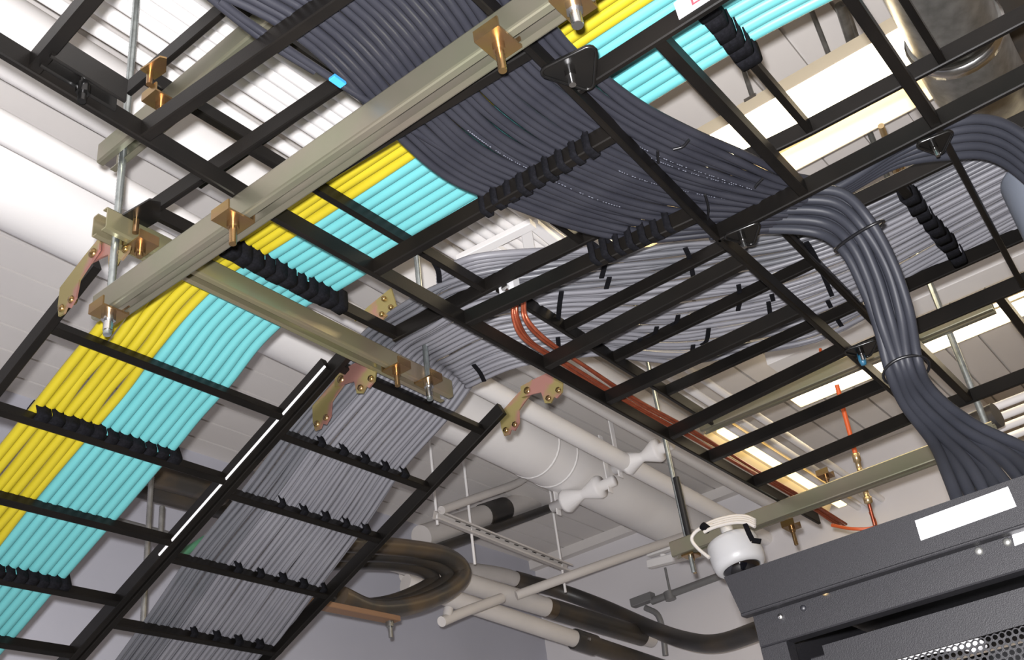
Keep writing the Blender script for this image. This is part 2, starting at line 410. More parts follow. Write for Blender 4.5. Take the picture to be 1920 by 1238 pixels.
MB().cyl(p + V((-.016, .0, .036)), p + V((.016, 0, .036)), .007, 8).build('screw', M['steel'], t)

# ------------------------------------------------------------------ cables
def cable(pts, r, m, label, grp, n=6, seg=10, name='cable'):
    o = MB().tube(crom(pts, n), r, seg).build(name, M[m])
    tag(o, label, 'cable', grp); return reground(o, pts[len(pts) // 2])
def rsl(x, y, off):   # point at height off above the sloping ladder underside
    return W(x, y, slz(y) + off)
def yrun(x0, xm, x1, r, k, jit):
    """from the top right edge along the upper ladder and down the slope"""
    z = Z1 + .034 + r
    return [W(x0, -.5, z), W(x0 + .006, .0, z), W(xm, .366, z), W(xm - jit * .3, .75, z - .002), W(xm + jit * .4, 1.12, z), W(xm, 1.36, z), W((xm + x1) / 2, 1.47, z + .004),
            rsl(x1 + jit * .3, 1.60, .040 + r), rsl(x1 - jit * .5, 1.714, .033 + r), rsl(x1 + jit * .6, 1.82, .034 + r), rsl(x1, 1.918, .031 + r), rsl(x1 - jit * .5, 2.119, .031 + r), rsl(x1 + jit * .5, 2.325, .031 + r), rsl(x1, 2.52, .031 + r), rsl(x1, 2.95, .031 + r)]
NY, NA = 7, 8
for i in range(NY):
    xm = 1.196 - .0095 - (NY - 1 - i) * .0215; x1 = 1.188 - .0105 - (NY - 1 - i) * .0222
    cable(yrun(xm + .02, xm, x1, .0112, i, .007 * math.sin(i * 2.3)), .0112, 'yellow', 'yellow cable, %s counting from the aqua cables' % ORD[NY - 1 - i], 'yellow cables on the upper ladder')
for i in range(NA):
    xm = 1.196 + .0126 + i * .0252; x1 = 1.188 + .0126 + i * .0252
    cable(yrun(xm + .025, xm, x1, .0115, i, .003 * math.sin(i * 1.7)), .0129, 'aqua', 'aqua cable, %s counting from the yellow cables' % ORD[i], 'aqua cables on the upper ladder')
# dark slate cables: along the lower ladder, then sweeping right to the ladder corner
zd = Z0 + .033 + .0058
st = [((.0, .845), (.0, .46)), ((.45, .845), (.45, .47)), (at(545, 60, z=zd), at(930, -120, z=zd)), (at(735, 243, z=zd), at(1040, 60, z=zd)), (at(835, 328, z=zd), at(1120, 135, z=zd)), (at(930, 372, z=zd), at(1205, 200, z=zd)),
      (at(1075, 425, z=zd), at(1300, 252, z=zd)), (at(1200, 450, z=zd), at(1390, 295, z=zd)), (at(1330, 440, z=zd), at(1475, 335, z=zd)), (at(1440, 430, z=zd), at(1545, 350, z=zd))]
ND = 24
for i in range(ND):
    s = i / (ND - 1); pts = []
    for k, (a, c) in enumerate(st):
        a, c = V((a[0], a[1], 0)), V((c[0], c[1], 0))
        ss = s + (random.uniform(-.007, .007) if 2 < k < 9 else 0); q = a.lerp(c, ss)
        pts.append(V((q.x, q.y, H0 + zd + random.uniform(0, .006) + (.008 if (k >= 7 and i % 2) else 0))))
    cable(pts, .0074, 'dark', 'dark slate cable, %s from the wall side of the sweeping bundle' % ORD[i], 'slate cables sweeping across the lower ladder', 7, 9)
    if i in (7, 13, 17, 18):              # white lettering along the jacket, too small to read
        o = C.objects[-1]; line = crom(pts, 24); b = MB(); random.seed(50 + i)
        k0 = random.randint(80, 150) if i < 15 else 120
        for k in range(k0, min(k0 + 64, len(line) - 1)):
            if random.random() < .68:
                p, q = line[k], line[k + 1]; d = (q - p)
                b.bar(p + d * .15 + V((0, 0, -.0077)), p + d * (.35 + .4 * random.random()) + V((0, 0, -.0077)), .0013, .0005, .0001)
        if b.v:
            e = b.build('printed_text', M['print'], o); e['kind'] = 'stuff'
for lab, a, bq in (('single dark slate cable apart from the bundle, at the top left', (370, -25), (500, 78)), ('dark slate cable ending at a blue tag, left of the sweeping bundle', (470, 45), (760, 235))):
    cable([at(a[0] - 60, a[1] - 45, z=zd), at(*a, z=zd), at((a[0] + bq[0]) / 2, (a[1] + bq[1]) / 2 + 2, z=zd), at(*bq, z=zd), at(bq[0] + 90, bq[1] + 55, z=zd)], .0062, 'dark', lab, None)
p = at(633, 152, z=1.17)
tag(MB().box(p + V((-.012, -.006, -.003)), p + V((.012, .006, .003)), .001).build('cable_tag', mat('blue_tag', (.03, .22, .50), .4)), 'small bright blue tag among the dark slate cables', 'tag')
# thick slate cables falling from the corner to the rack
NF = 9
sf = [((1330, 442), (1430, 372), 1.195), ((1430, 430), (1510, 358), 1.195), ((1530, 436), (1578, 362), 1.17), ((1582, 470), (1632, 410), 1.11), ((1616, 535), (1674, 488), 1.04), ((1642, 615), (1704, 580), .96),
      ((1668, 700), (1724, 684), .88), ((1700, 762), (1752, 738), .80), ((1745, 828), (1822, 796), .70), ((1775, 885), (1935, 846), .60), ((1795, 960), (2010, 905), .49)]
for i in range(NF):
    s = i / (NF - 1); pts = []
    for k, (a, c, z) in enumerate(sf):
        u = a[0] + (c[0] - a[0]) * s; v = a[1] + (c[1] - a[1]) * s
        if 2 < k < 10: u += random.uniform(-5, 5)
        p = at(u, v, z=z); p.x += (.017 if i % 2 else 0) * (1 if k < 9 else .6)
        if k >= 9: p.x = max(p.x, 1.56 + .012 * (i % 3))
        pts.append(p)
    cable(pts, .0093 if 2 < i else .0098, 'darkfat', 'thick slate cable dropping to the rack, %s from the left' % ORD[i], 'thick slate cables drooping to the rack top', 6, 12, 'power_cable')
for u, v, z, r in ((1722, 684, .88, .040), (1600, 425, 1.13, .032)):
    k = [i for i, e in enumerate(sf) if abs(e[2] - z) < .03][0]
    a, c, zz = sf[k]; p = at((a[0] + c[0]) / 2, (a[1] + c[1]) / 2, z=zz); p.x += .009
    nx = sf[k + 1]; q = at((nx[0][0] + nx[1][0]) / 2, (nx[0][1] + nx[1][1]) / 2, z=nx[2]); d = (q - p).normalized()
    u1 = d.cross(V((0, 0, 1))).normalized(); w1 = d.cross(u1)
    half = (at(*c, z=zz) - at(*a, z=zz)).length / 2 + .015
    ax = (at(*c, z=zz) - at(*a, z=zz)); ax = (ax - d * ax.dot(d)).normalized(); bx = d.cross(ax)
    o = MB().tube([p + ax * half * math.cos(t) + bx * .032 * math.sin(t) for t in [2 * PI * j / 28 for j in range(28)]], .003, 6, closed=True).build('zip_tie', M['ziptie'])
    tag(o, 'black zip tie around the drooping slate cables, %s' % ('lower one halfway down' if z < 1 else 'upper one at the bend'), 'zip tie'); reground(o, p)
# slate cables turning out to the right edge
for i in range(5):
    o = i * .013
    zz = 1.205
    cable([at(1490, 385 + 3 * i, z=zz), at(1580, 345 + 4 * i, z=zz), at(1680, 280 + 7 * i, z=zz), at(1780, 232 + 15 * i, z=zz), at(1860, 226 + 17 * i, z=zz), at(1930, 262 + 20 * i, z=zz - .03), at(2010, 340 + 24 * i, z=zz - .1)], .0095, 'darkfat',
          'thick slate cable curving out at the right edge, %s from the top' % ORD[i], 'thick slate cables at the right edge', 6, 10, 'power_cable')
# grey cables: straight on the right ladder, across, then down the slope
NG = 46
zg = Z1 + .034 + .0045
gs = [((2.015, -.5), (2.36, -.5)), ((2.012, .05), (2.362, .05)), (at(1612, 388, z=zg), at(1706, 545, z=zg)), (at(1478, 437, z=zg), at(1640, 588, z=zg)), (at(1360, 455, z=zg), at(1530, 640, z=zg)), (at(1270, 463, z=zg), at(1400, 668, z=zg)),
      (at(1182, 475, z=zg), at(1290, 683, z=zg)), (at(1090, 487, z=zg), at(1190, 676, z=zg)), (at(1000, 500, z=zg), at(1120, 668, z=zg)), (at(915, 510, z=zg), at(1010, 682, z=zg)), (at(840, 528, z=zg), at(950, 696, z=zg)), (at(772, 568, z=zg), at(880, 728, z=zg))]
for i in range(NG):
    s = i / (NG - 1); pts = []
    lay = (0, .007, .003, .009)[i % 4]
    for k, (a, c) in enumerate(gs):
        sj = s + random.uniform(-.012, .012) if 2 < k else s
        q = V((a[0], a[1], 0)).lerp(V((c[0], c[1], 0)), sj)
        pts.append(V((q.x, q.y, H0 + zg + lay + random.uniform(-.002, .003))))
    xa = 1.592 + s * .40
    xb = 1.640 + s * .445
    pts += [rsl(xa, 1.48, .045 + lay), rsl(xa + .01, 1.58, .036 + lay), rsl(xa + .016 + random.uniform(-.003, .003), 1.758, .034 + lay), rsl((xa + xb) / 2 + .012 + random.uniform(-.003, .003), 1.95, .034 + lay),
            rsl(xb + random.uniform(-.003, .003), 2.165, .034 + lay), rsl(xb + .035, 2.393, .034 + lay), rsl(xb + .06, 2.6, .034 + lay), rsl(xb + .10, 2.95, .034 + lay)]
    dk = i < 11
    cable(pts, .0064, 'greydark' if dk else 'grey', 'grey cable, %s from the aqua side of the grey run' % ORD[i], 'grey cables running across and down the slope', 4, 8)
for i in range(4):
    cable([at(822, 532 - i * 6, z=1.36), at(850, 518 - i * 7, z=1.36), at(900, 502 - i * 7, z=1.36), at(1000, 487 - i * 5, z=1.365), at(1120, 478 - i * 3, z=1.37)], .0085, 'grey', 'thicker grey cable looping above the ladder rail, %s from below' % ORD[i], 'thicker grey cables beside the white roof frame')
# copper ground wires beside the far rail
for i in range(5):
    du, z = (0, 7, 13, 34, 42)[i], (1.20, 1.205, 1.215, 1.21, 1.20)[i]
    up = 1.26 if i < 3 else 1.27
    px = [(962 + du * .5, 560, up), (963 + du * .6, 598, 1.225), (985 + du, 640, z), (1060 + du, 688, z), (1165 + du * .8, 752, z), (1278 + du * .6, 812, z), (1392 + du * .5, 878, z), (1500 + du * .4, 938, z), (1570 + du * .4, 985, z)]
    pts = [at(u, v + (2 * math.sin(i * 2 + j * 1.9)), z=zz) for j, (u, v, zz) in enumerate(px)]
    cable(pts, .0034 if i % 2 else .0042, 'copper', 'copper ground wire along the ladder rail, %s from the rail' % ORD[i], 'copper ground wires along the lower ladder', 6, 8, 'ground_wire')
def vwire(label, px, z0, r=.006):
    t = thing('ground_cable', label, 'cable', at(*px[0], z=z0))
    return t
p0 = at(1569, 722, z=1.55); p1 = at(1640, 985, z=1.10)
t = thing('ground_cable', 'orange cable hanging down with brass fittings near the rack', 'cable', p0)
pts = [p0 + (p1 - p0) * s for s in (0, .25, .5, .53)]
MB().tube(crom(pts, 5), .008, 10).build('jacket', M['orange'], t)
for s in (.60, .78):
    q = p0 + (p1 - p0) * s; dd = (p1 - p0).normalized()
    MB().lathe(q, dd, [(.006, -.05), (.013, -.045), (.013, -.02), (.009, -.018), (.009, .01), (.014, .012), (.014, .03), (.006, .035)], 10).build('fitting', M['brass'], t)
MB().tube(crom([p0 + (p1 - p0) * s for s in (.5, .7, .82, 1.0)], 4), .006, 8).build('bare_wire', M['copper'], t)
cable([at(1560, 985, z=1.18), at(1600, 992, z=1.17), at(1640, 988, z=1.16), at(1632, 960, z=1.2)], .006, 'orange', 'short orange wire bent above the rack edge', None, 6, 8, 'ground_wire')
cable([at(1538, 655, z=1.9), at(1543, 690, z=1.8)], .006, 'orange', 'short piece of orange cable seen above the grey cables', None, 6, 8, 'ground_wire')

# ------------------------------------------------------------------ black straps tying cables to rungs
def strap(p, wd, along, hw, up, w, th=.003):
    """loop strap: wd = width direction, along = direction it wraps, hw/up half sizes"""
    p, wd, al = V(p), V(wd).normalized(), V(along).normalized(); upv = wd.cross(al).normalized()
    if upv.z < 0: upv = -upv
    out = []; n = 20
    for j in range(n):
        t = 2 * PI * j / n; c, s = math.cos(t), math.sin(t)
        e = .34
        out.append((math.copysign(abs(c) ** e, c), math.copysign(abs(s) ** e, s)))
    b = MB(); vs = []
    for sg in (-1, 1):
        for k in (0, 1):
            for c, s in out:
                q = p + al * c * (hw + (th if k else 0)) + upv * s * (up + (th if k else 0)) + wd * sg * w / 2
                vs.append(q)
    fs = []
    for j in range(n):
        j2 = (j + 1) % n
        fs += [[n + j, n + j2, 3 * n + j2, 3 * n + j], [j, 2 * n + j, 2 * n + j2, j2], [j, j2, n + j2, n + j], [2 * n + j, 3 * n + j, 3 * n + j2, 2 * n + j2]]
    b.add(vs, fs, True)
    return b
def straprow(n, pa, pb, along, what, grp, hw=.013, up=.024, w=.02):
    pa, pb = V(pa), V(pb); wd = (pb - pa)
    for i in range(n):
        q = pa.lerp(pb, (i + .5) / n); j = random.uniform(-.3, .3)
        o = strap(q + V((0, 0, random.uniform(-.002, .002))), wd.normalized() + V(along) * j * .5, along, hw * random.uniform(.9, 1.2), up, w * random.uniform(.9, 1.25)).build('cable_strap', M['tie'])
        tag(o, 'black strap on %s, %s from the left' % (what, ORD[i]), 'strap', grp); reground(o, q)
ys_ = (0, 1, 0); yd = V((0, 1, SL)).normalized()
straprow(11, W(1.10, 1.384, 1.328), W(1.425, 1.384, 1.328), ys_, 'the rung above the crossing bar', 'straps under the yellow and aqua cables above the crossing bar', .014, .0235, .027)
straprow(11, rsl(1.035, 1.918, .031), rsl(1.40, 1.918, .031), yd, 'the second sloping yellow cable rung', 'straps on the second sloping rung', .013, .021, .028)
straprow(7, rsl(1.20, 2.325, .031), rsl(1.40, 2.325, .031), yd, 'the fourth sloping aqua cable rung', 'straps on the fourth sloping rung', .013, .021, .026)
straprow(6, W(1.235, .366, 1.326), W(1.41, .366, 1.326), ys_, 'the aqua cable rung by the sign', 'straps by the white sign', .016, .024, .030)
for k, y in enumerate((1.758, 1.95, 2.165, 2.393)):
    xa = 1.66 + .04 * k
    straprow(5, rsl(xa, y, .027), rsl(xa + .38, y, .027), yd, 'the %s sloping grey cable rung' % ORD[k], 'straps on the %s sloping rung of the grey cables' % ORD[k], .0100, .0165, .022)
straprow(9, W(2.0, .30, 1.326), W(2.36, .30, 1.326), ys_, 'the straight grey cable rung', 'straps on the right grey cables', .013, .022, .036)
straprow(9, W(1.228, .85, 1.174), W(1.232, .60, 1.174), (1, 0, 0), 'the middle slate cable rung', 'straps on the rung under the slate cables', .0115, .020, .012)
straprow(7, W(1.50, .80, 1.174), W(1.523, .62, 1.174), (1, 0, 0), 'the lower slate cable rung', 'straps near the lower edge of the slate cables', .0115, .020, .012)
loose = [[(1285, 466), (1293, 485), (1300, 520)], [(1283, 540), (1290, 560)], [(1134, 500), (1128, 522)], [(1143, 521), (1137, 542)], [(1053, 548), (1049, 575), (1046, 610)], [(1046, 634), (1048, 655)], [(1385, 535), (1388, 560), (1384, 583)], [(1447, 553), (1450, 565)], [(1441, 567), (1446, 602)], [(1438, 608), (1442, 618)],
         [(1272, 592), (1268, 605), (1258, 611)], [(1232, 614), (1226, 630), (1212, 636)], [(1201, 636), (1195, 655)], [(1329, 617), (1325, 640), (1315, 648)], [(1300, 648), (1296, 668), (1288, 680)], [(1412, 656), (1414, 668)], [(1512, 455), (1530, 485), (1560, 555)], [(1552, 565), (1558, 577)], [(1565, 592), (1578, 612)],
         [(888, 685), (900, 700), (908, 716)], [(812, 490), (822, 510), (824, 530)]]
loose.sort(key=lambda q: -q[0][0])
for i, px in enumerate(loose):
    pts = [at(u, v, z=1.322) for u, v in px]
    l = crom(pts, 5); b = MB()
    for p, q in zip(l, l[1:]): b.bar(p, q + (q - p) * .05, .011, .003, .0004)
    o = b.build('strap_end', M['tie']); tag(o, 'narrow black strap hanging against the grey cables, %s in order from the right' % ORD[i], 'strap', 'loose straps on the grey cables'); reground(o, pts[0])
cable([at(1478, 436, z=1.312), at(1519, 484, z=1.312), at(1560, 522, z=1.31), at(1608, 572, z=1.31), at(1655, 625, z=1.31)], .0075, 'ziptie', 'black cord lying slantwise under the grey cables left of the drooping bundle', None, 6, 8, 'cord')
for i, px in enumerate(([(1292, 262), (1280, 275), (1262, 280)], [(1233, 283), (1234, 305)], [(1322, 365), (1328, 390), (1326, 415)], [(1430, 335), (1420, 345), (1415, 352)])):
    o = MB().tube(crom([at(u, v, z=1.172) for u, v in px], 5), .0025, 6).build('zip_tie_tail', M['ziptie']); tag(o, 'thin black zip tie tail hanging under the slate cables, %s from the left' % ('second', 'first', 'third', 'fourth')[i], 'zip tie', 'zip tie tails')

# ------------------------------------------------------------------ white sign on the branching ladder
t = thing('sign', 'white sign with a red letter E on the ladder rail at the top', 'sign', W(1.09, .36, 1.16))
pl = [at(1273, 36, x=1.0925), at(1263, 6, x=1.0925), at(1330, -50, x=1.0925), at(1360, -20, x=1.0925)]
MB().prism(pl, (.002, 0, 0)).build('plate', M['paper'], t)
fc = bpy.data.curves.new('lettering', 'FONT'); fc.body = 'E'; fc.size = .034; fc.extrude = .0004
ft = bpy.data.objects.new('text_source', fc); C.objects.link(ft); bpy.context.view_layer.update()
fm = bpy.data.meshes.new_from_object(ft.evaluated_get(bpy.context.evaluated_depsgraph_get())); bpy.data.objects.remove(ft)
fm.materials.clear(); fm.materials.append(M['red'])
fo = bpy.data.objects.new('lettering', fm); C.objects.link(fo)
fo.parent = t; q = at(1295, 12, x=1.0915)
ex, ey = V((0, -1, 0)), V((0, 0, 1)); ez = ex.cross(ey)
fo.matrix_world = Matrix(((ex.x, ey.x, ez.x, 0), (ex.y, ey.y, ez.y, 0), (ex.z, ey.z, ez.z, 0), (0, 0, 0, 1)))
fo.location = q - t.location

# ------------------------------------------------------------------ pipes
def pipe(label, p, q, r, m='white', name='pipe', cat='pipe', grp=None, collar=None, seg=28):
    p, q = V(p), V(q)
    o = MB().tube([p, q], r, seg).build(name, M[m]); tag(o, label, cat, grp); reground(o, p)
    return o
bp = pipe('big white insulated pipe crossing below the ceiling, largest of the white pipes', W(-1.5, 2.31, 2.19), W(BX, 2.67, 2.19), .150)
for s, rr in ((.60, .1535), (.618, .1535)):
    p, q = W(-1.5, 2.31, 2.19), W(7.5, 2.76, 2.19); d = (q - p).normalized(); c = p.lerp(q, s)
    MB().lathe(c, d, [(.149, -.007), (rr, -.005), (rr, .005), (.149, .007)], 32).build('joint_band', M['white'], bp)
sp = pipe('thin white pipe running just beside the big white pipe', W(-1.5, 2.02, 2.03), W(BX, 2.27, 2.03), .042)
pipe('second largest white pipe, parallel to the big one on its near side', W(-1.5, 1.97, 2.25), W(BX, 2.13, 2.25), .105)
def tang(px):                    # direction ratio y/z of a pixel line, to place a run at height z
    d = ray(*px); return d.y / d.z
cy = [(459, 222), (485, 200), (508, 182), (525, 170), (547, 156), (562, 142), (580, 128), (600, 112), (622, 96), (645, 82)]
for i, px in enumerate(cy):
    y = tang(px) * 2.02
    lab = 'white conduit in the bank near the ceiling, %s from the big white pipe' % ORD[i]
    r = .0165 if i in (0, 3) else .0185; ye = y - .015 + .067 * 4.1 / 7.2
    p0 = W(-1.5, y - .015, 2.02)
    if i in (0, 1, 3): path = [p0, W(BX, y + .052, 2.02)]
    else:
        xe = 2.62 + .05 * (i % 3); path = crom([p0, W(.6, (y - .015 + ye) / 2, 2.02), W(xe - .12, ye, 2.02), W(xe - .03, ye, 2.05), W(xe, ye, 2.14), W(xe, ye, CZ)], 6)
    o = MB().tube(path, r, 14).build('conduit', M['white']); tag(o, lab, 'conduit', 'white conduits side by side near the ceiling'); reground(o, p0)
# roller hangers under the big pipe
def roller(label, c, ax, L, hh):
    c, ax = V(c), V(ax).normalized(); t = thing('pipe_roller', label, 'pipe roller', c); L *= 1.25; k_ = 1.45
    MB().lathe(c, ax, [(r * k_, h) for r, h in ((0, -L), (.018, -L), (.018, -L * .62), (.036, -L * .6), (.040, -L * .5), (.017, -.006), (.017, .006), (.040, L * .5), (.036, L * .6), (.018, L * .62), (.018, L), (0, L))], 20).build('roller', M['white'], t)
    for sg in (-1, 1):
        p = c + ax * sg * L * .82
        MB().bar(p + V((0, 0, -.05)), p + V((0, 0, hh)), .034, .006, .0008, up=ax, low=-.003).build('hanger_plate', M['white'], t)
    return t
roller('white spool shaped roller carrying the big white pipe, lower one', at(1093, 927, z=1.99), (0, -1, .02), .15, .25)
roller('white spool shaped roller beside the threaded rod, upper one', at(1205, 857, z=2.03), (0, -1, .02), .13, .30)
# hanger frame and conduits near the back wall
def ypipe(label, pts, r, m='darkerwhite', seg=16, **k):
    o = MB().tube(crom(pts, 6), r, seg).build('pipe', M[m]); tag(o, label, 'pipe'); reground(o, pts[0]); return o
def Y(u, v, y): return at(u, v, y=y)
t = thing('strut_rail', 'white slotted strut hung from rods in front of the back wall', 'strut', Y(820, 968, 2.95))
p, q = Y(812, 966, 2.95), Y(1062, 1066, 2.95)
MB().ext([(-.02, 0), (.02, 0), (.02, .04), (.012, .04), (.012, .037), (.017, .037), (.017, .003), (-.017, .003), (-.017, .037), (-.012, .037), (-.012, .04), (-.02, .04)], p, q, up=(0, -1, -.3)).build('channel', M['darkerwhite'], t)
b = MB()
for i in range(12):
    c = p.lerp(q, .12 + .07 * i); b.bar(c + V((-.016, -.0405, -.012)), c + V((.016, -.0405, -.012)), .006, .002, .0002)
e = b.build('slots', M['rackdark'], t); e['kind'] = 'stuff'
for u0, v0, u1, v1, lab in ((804, 826, 822, 985, 'thin white rod at the left end of the slotted strut'), (1035, 960, 1063, 1112, 'thin grey rod at the right end of the slotted strut'), (873, 888, 889, 1058, 'thin white rod hanging behind the slotted strut')):
    p, q = Y(u0, v0, 2.95), Y(u1, v1, 2.95)
    m_ = (p + q) / 2; lo, hi = V((m_.x, m_.y, min(p.z, q.z))), V((m_.x, m_.y, H0 + CZ))
    rod(lab, [lo, hi], .007, 'white')
ypipe('slim white conduit bending up behind the big white pipe', [Y(828, 957, 2.9), Y(900, 931, 2.9), Y(960, 910, 2.9), Y(985, 896, 2.9), Y(1000, 880, 2.9)], .020)
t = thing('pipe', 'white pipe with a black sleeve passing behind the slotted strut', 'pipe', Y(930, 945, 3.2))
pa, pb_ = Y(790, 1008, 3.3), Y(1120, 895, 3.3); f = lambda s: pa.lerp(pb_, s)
MB().tube([f(0), f(.30)], .062, 24).build('pipe_end', M['darkerwhite'], t); MB().tube([f(.29), f(.40)], .068, 24).build('sleeve', M['pipeblack'], t); MB().tube([f(.39), f(1)], .060, 24).build('pipe_run', M['darkerwhite'], t)
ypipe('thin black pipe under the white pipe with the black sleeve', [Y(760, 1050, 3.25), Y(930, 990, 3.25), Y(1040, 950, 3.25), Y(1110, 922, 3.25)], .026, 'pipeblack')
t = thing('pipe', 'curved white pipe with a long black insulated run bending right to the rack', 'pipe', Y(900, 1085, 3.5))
MB().tube(crom([Y(760, 1078, 3.5), Y(850, 1070, 3.5), Y(905, 1073, 3.5), Y(950, 1081, 3.5), Y(975, 1090, 3.5)], 6), .043, 22).build('pipe_run', M['darkerwhite'], t)
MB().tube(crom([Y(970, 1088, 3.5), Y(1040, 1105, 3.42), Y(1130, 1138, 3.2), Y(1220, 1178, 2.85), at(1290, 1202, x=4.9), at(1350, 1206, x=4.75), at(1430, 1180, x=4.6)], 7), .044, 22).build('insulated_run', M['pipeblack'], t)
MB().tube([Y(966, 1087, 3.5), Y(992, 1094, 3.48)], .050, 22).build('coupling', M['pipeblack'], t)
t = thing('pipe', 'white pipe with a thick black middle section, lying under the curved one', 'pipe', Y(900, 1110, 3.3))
pa, pb_ = Y(640, 1022, 3.3), at(1222, 1199, x=5.35)
k_ = lambda u: (u - 640) / (1222 - 640)
def fu(u):
    lo, hi = 0.0, 1.0
    for _ in range(30):
        m_ = (lo + hi) / 2; q = f(m_) - V((0, 0, H0)); a_ = sum(MR[0][i] * q[i] for i in range(3)) / sum(MR[2][i] * q[i] for i in range(3)) * F + 960
        lo, hi = (m_, hi) if a_ < u else (lo, m_)
    return f(lo)
MB().tube([f(0), fu(1026)], .050, 24).build('pipe_run', M['darkerwhite'], t); MB().tube([fu(1024), fu(1040)], .052, 24).build('brown_band', M['brownpipe'], t); MB().tube([fu(1038), fu(1204)], .053, 24).build('insulation', M['pipeblack'], t); MB().tube([fu(1202), f(1)], .046, 24).build('pipe_end', M['darkerwhite'], t)
t = thing('pipe', 'lowest white pipe running into a black pipe with a bright clamp', 'pipe', Y(860, 1150, 3.2))
pa, pb_ = Y(760, 1094, 3.2), at(1222, 1246, x=5.2)
MB().tube([f(0), fu(1080)], .043, 24).build('pipe_run', M['darkerwhite'], t); MB().tube([fu(1076), fu(1114)], .053, 24).build('coupling', M['pipeblack'], t); MB().tube([fu(1110), f(1.15)], .045, 24).build('insulated_run', M['pipeblack'], t)
MB().cyl(fu(1096) + V((-.03, -.045, 0)), fu(1096) + V((-.03, -.056, -.004)), .008, 8).build('clamp_screw', M['steel'], t)
ypipe('long slim white pipe slanting up to the right in front of the right wall', [Y(968, 1117, 3.05), Y(1120, 1062, 2.75), Y(1300, 1000, 2.45)], .024)
ypipe('short slim white pipe end below the white pipes', [Y(828, 1166, 2.8), Y(870, 1148, 2.8), Y(940, 1122, 2.8)], .022)
ypipe('stub of white pipe standing on the short slim white pipe', [Y(838, 1160, 2.8), Y(841, 1142, 2.8)], .020)
# bundle of thick black hoses in a U bend
for i, (dv, du) in enumerate(((0, 0), (22, -10), (40, -22))):
    pts = [Y(560 + du, 1012 + dv * .6, 2.7), Y(660 + du, 1020 + dv * .5, 2.7), Y(760 + du, 1028 + dv * .3, 2.7), Y(835 + du, 1042 + dv * .2, 2.7), Y(868 + du, 1072, 2.7), Y(845 + du, 1105 - dv * .3, 2.7), Y(780 + du, 1134 - dv * .4, 2.7), Y(700 + du, 1142 - dv * .5, 2.7), Y(640 + du, 1118 - dv * .5, 2.7)]
    for k, q in enumerate(pts): q.y += .05 * i
    o = MB().tube(crom(pts, 7), .036 if i == 0 else .030, 18).build('hose', M['brownpipe' if i < 1 else 'pipeblack']); tag(o, 'thick %s hose in a U bend below the sloping ladder, %s' % (('brown black', 'black', 'black')[i], ('outermost', 'middle', 'innermost')[i]), 'hose', None); reground(o, pts[3])
t = thing('bracket_rail', 'brown support rail under the hoses with a bolt hanging', 'bracket', Y(680, 1155, 2.65))
MB().bar(Y(560, 1132, 2.65), Y(742, 1168, 2.65), .05, .02).build('rail', M['brown'], t)
MB().cyl(Y(731, 1168, 2.65), Y(733, 1196, 2.65), .008, 10).build('bolt', M['galv'], t)
MB().cyl(Y(731, 1166, 2.65), Y(731, 1176, 2.65), .016, 6).build('nut', M['galv'], t)
# dark pipes seen between the rungs at the lower left
for i, (a, b_, r, m) in enumerate((((215, 868), (420, 925), .050, 'brownpipe'), ((200, 893), (420, 952), .048, 'pipeblack'))):
    pipe('%s pipe seen through the sloping ladder beside the aqua cables' % ('brown steel', 'dark')[i], Y(*a, 3.1 + .1 * i), Y(*b_, 3.1 + .1 * i), r, m)
pipe('dark grey strut seen through the sloping ladder below the brown pipe', Y(190, 975, 3.3), Y(330, 1012, 3.3), .024, 'greystrut', 'strut', 'strut')
for i, (u0, v0, u1, v1) in enumerate(((284, 895, 280, 1182), (304, 950, 302, 1010))):
    p, q = Y(u0, v0, 2.9 + .15 * i), Y(u1, v1, 2.9 + .15 * i)
    rod('%s rod hanging behind the sloping ladders at the lower left' % ('long thin', 'short thin')[i], [V((p.x, p.y, q.z)), V((p.x, p.y, p.z))], .010, 'galv')
o = MB().tube(crom([Y(335, 1040, 2.6), Y(360, 1028, 2.6), Y(385, 1012, 2.6)], 5), .014, 12).build('pipe', mat('green_plastic', (.05, .16, .09), .5)); tag(o, 'short green pipe behind the middle sloping rail', 'pipe')
# conduit along the right wall
t = thing('conduit', 'thin dark conduit on the right wall with a junction box left of the dome camera', 'conduit', at(1260, 1115, x=5.6))
X5 = 5.62
MB().tube([at(1222, 1128, x=X5), at(1345, 1082, x=X5), at(1400, 1062, x=X5)], .022, 12).build('tube', M['greystrut'], t)
MB().bar(at(1188, 1140, x=X5), at(1226, 1126, x=X5), .06, .05, .004).build('box', M['greystrut'], t)
MB().tube(crom([at(1210, 1140, x=X5), at(1232, 1152, x=X5), at(1242, 1180, x=X5), at(1248, 1230, x=X5)], 5), .018, 10).build('elbow', M['greystrut'], t)
MB().cyl(at(1254, 1110, x=X5), at(1258, 1125, x=X5), .035, 8).build('fitting', M['greystrut'], t)
MB().cyl(at(1247, 1065, x=X5), at(1256, 1108, x=X5), .008, 8).build('hanger_rod', M['greystrut'], t)
t = thing('strut_rail', 'pale strut pair on hangers against the right wall, beside the dome camera', 'strut', at(1260, 1050, x=5.3))
for a, b_ in (((1217, 1045), (1300, 1018)), ((1218, 1066), (1300, 1046))):
    MB().bar(at(*a, x=5.3), at(*b_, x=5.3), .05, .045, .004).build('channel', M['white'], t)
MB().cyl(at(1243, 1040, x=5.3), at(1243, 1046, x=5.3), .02, 8).build('spacer', M['white'], t)

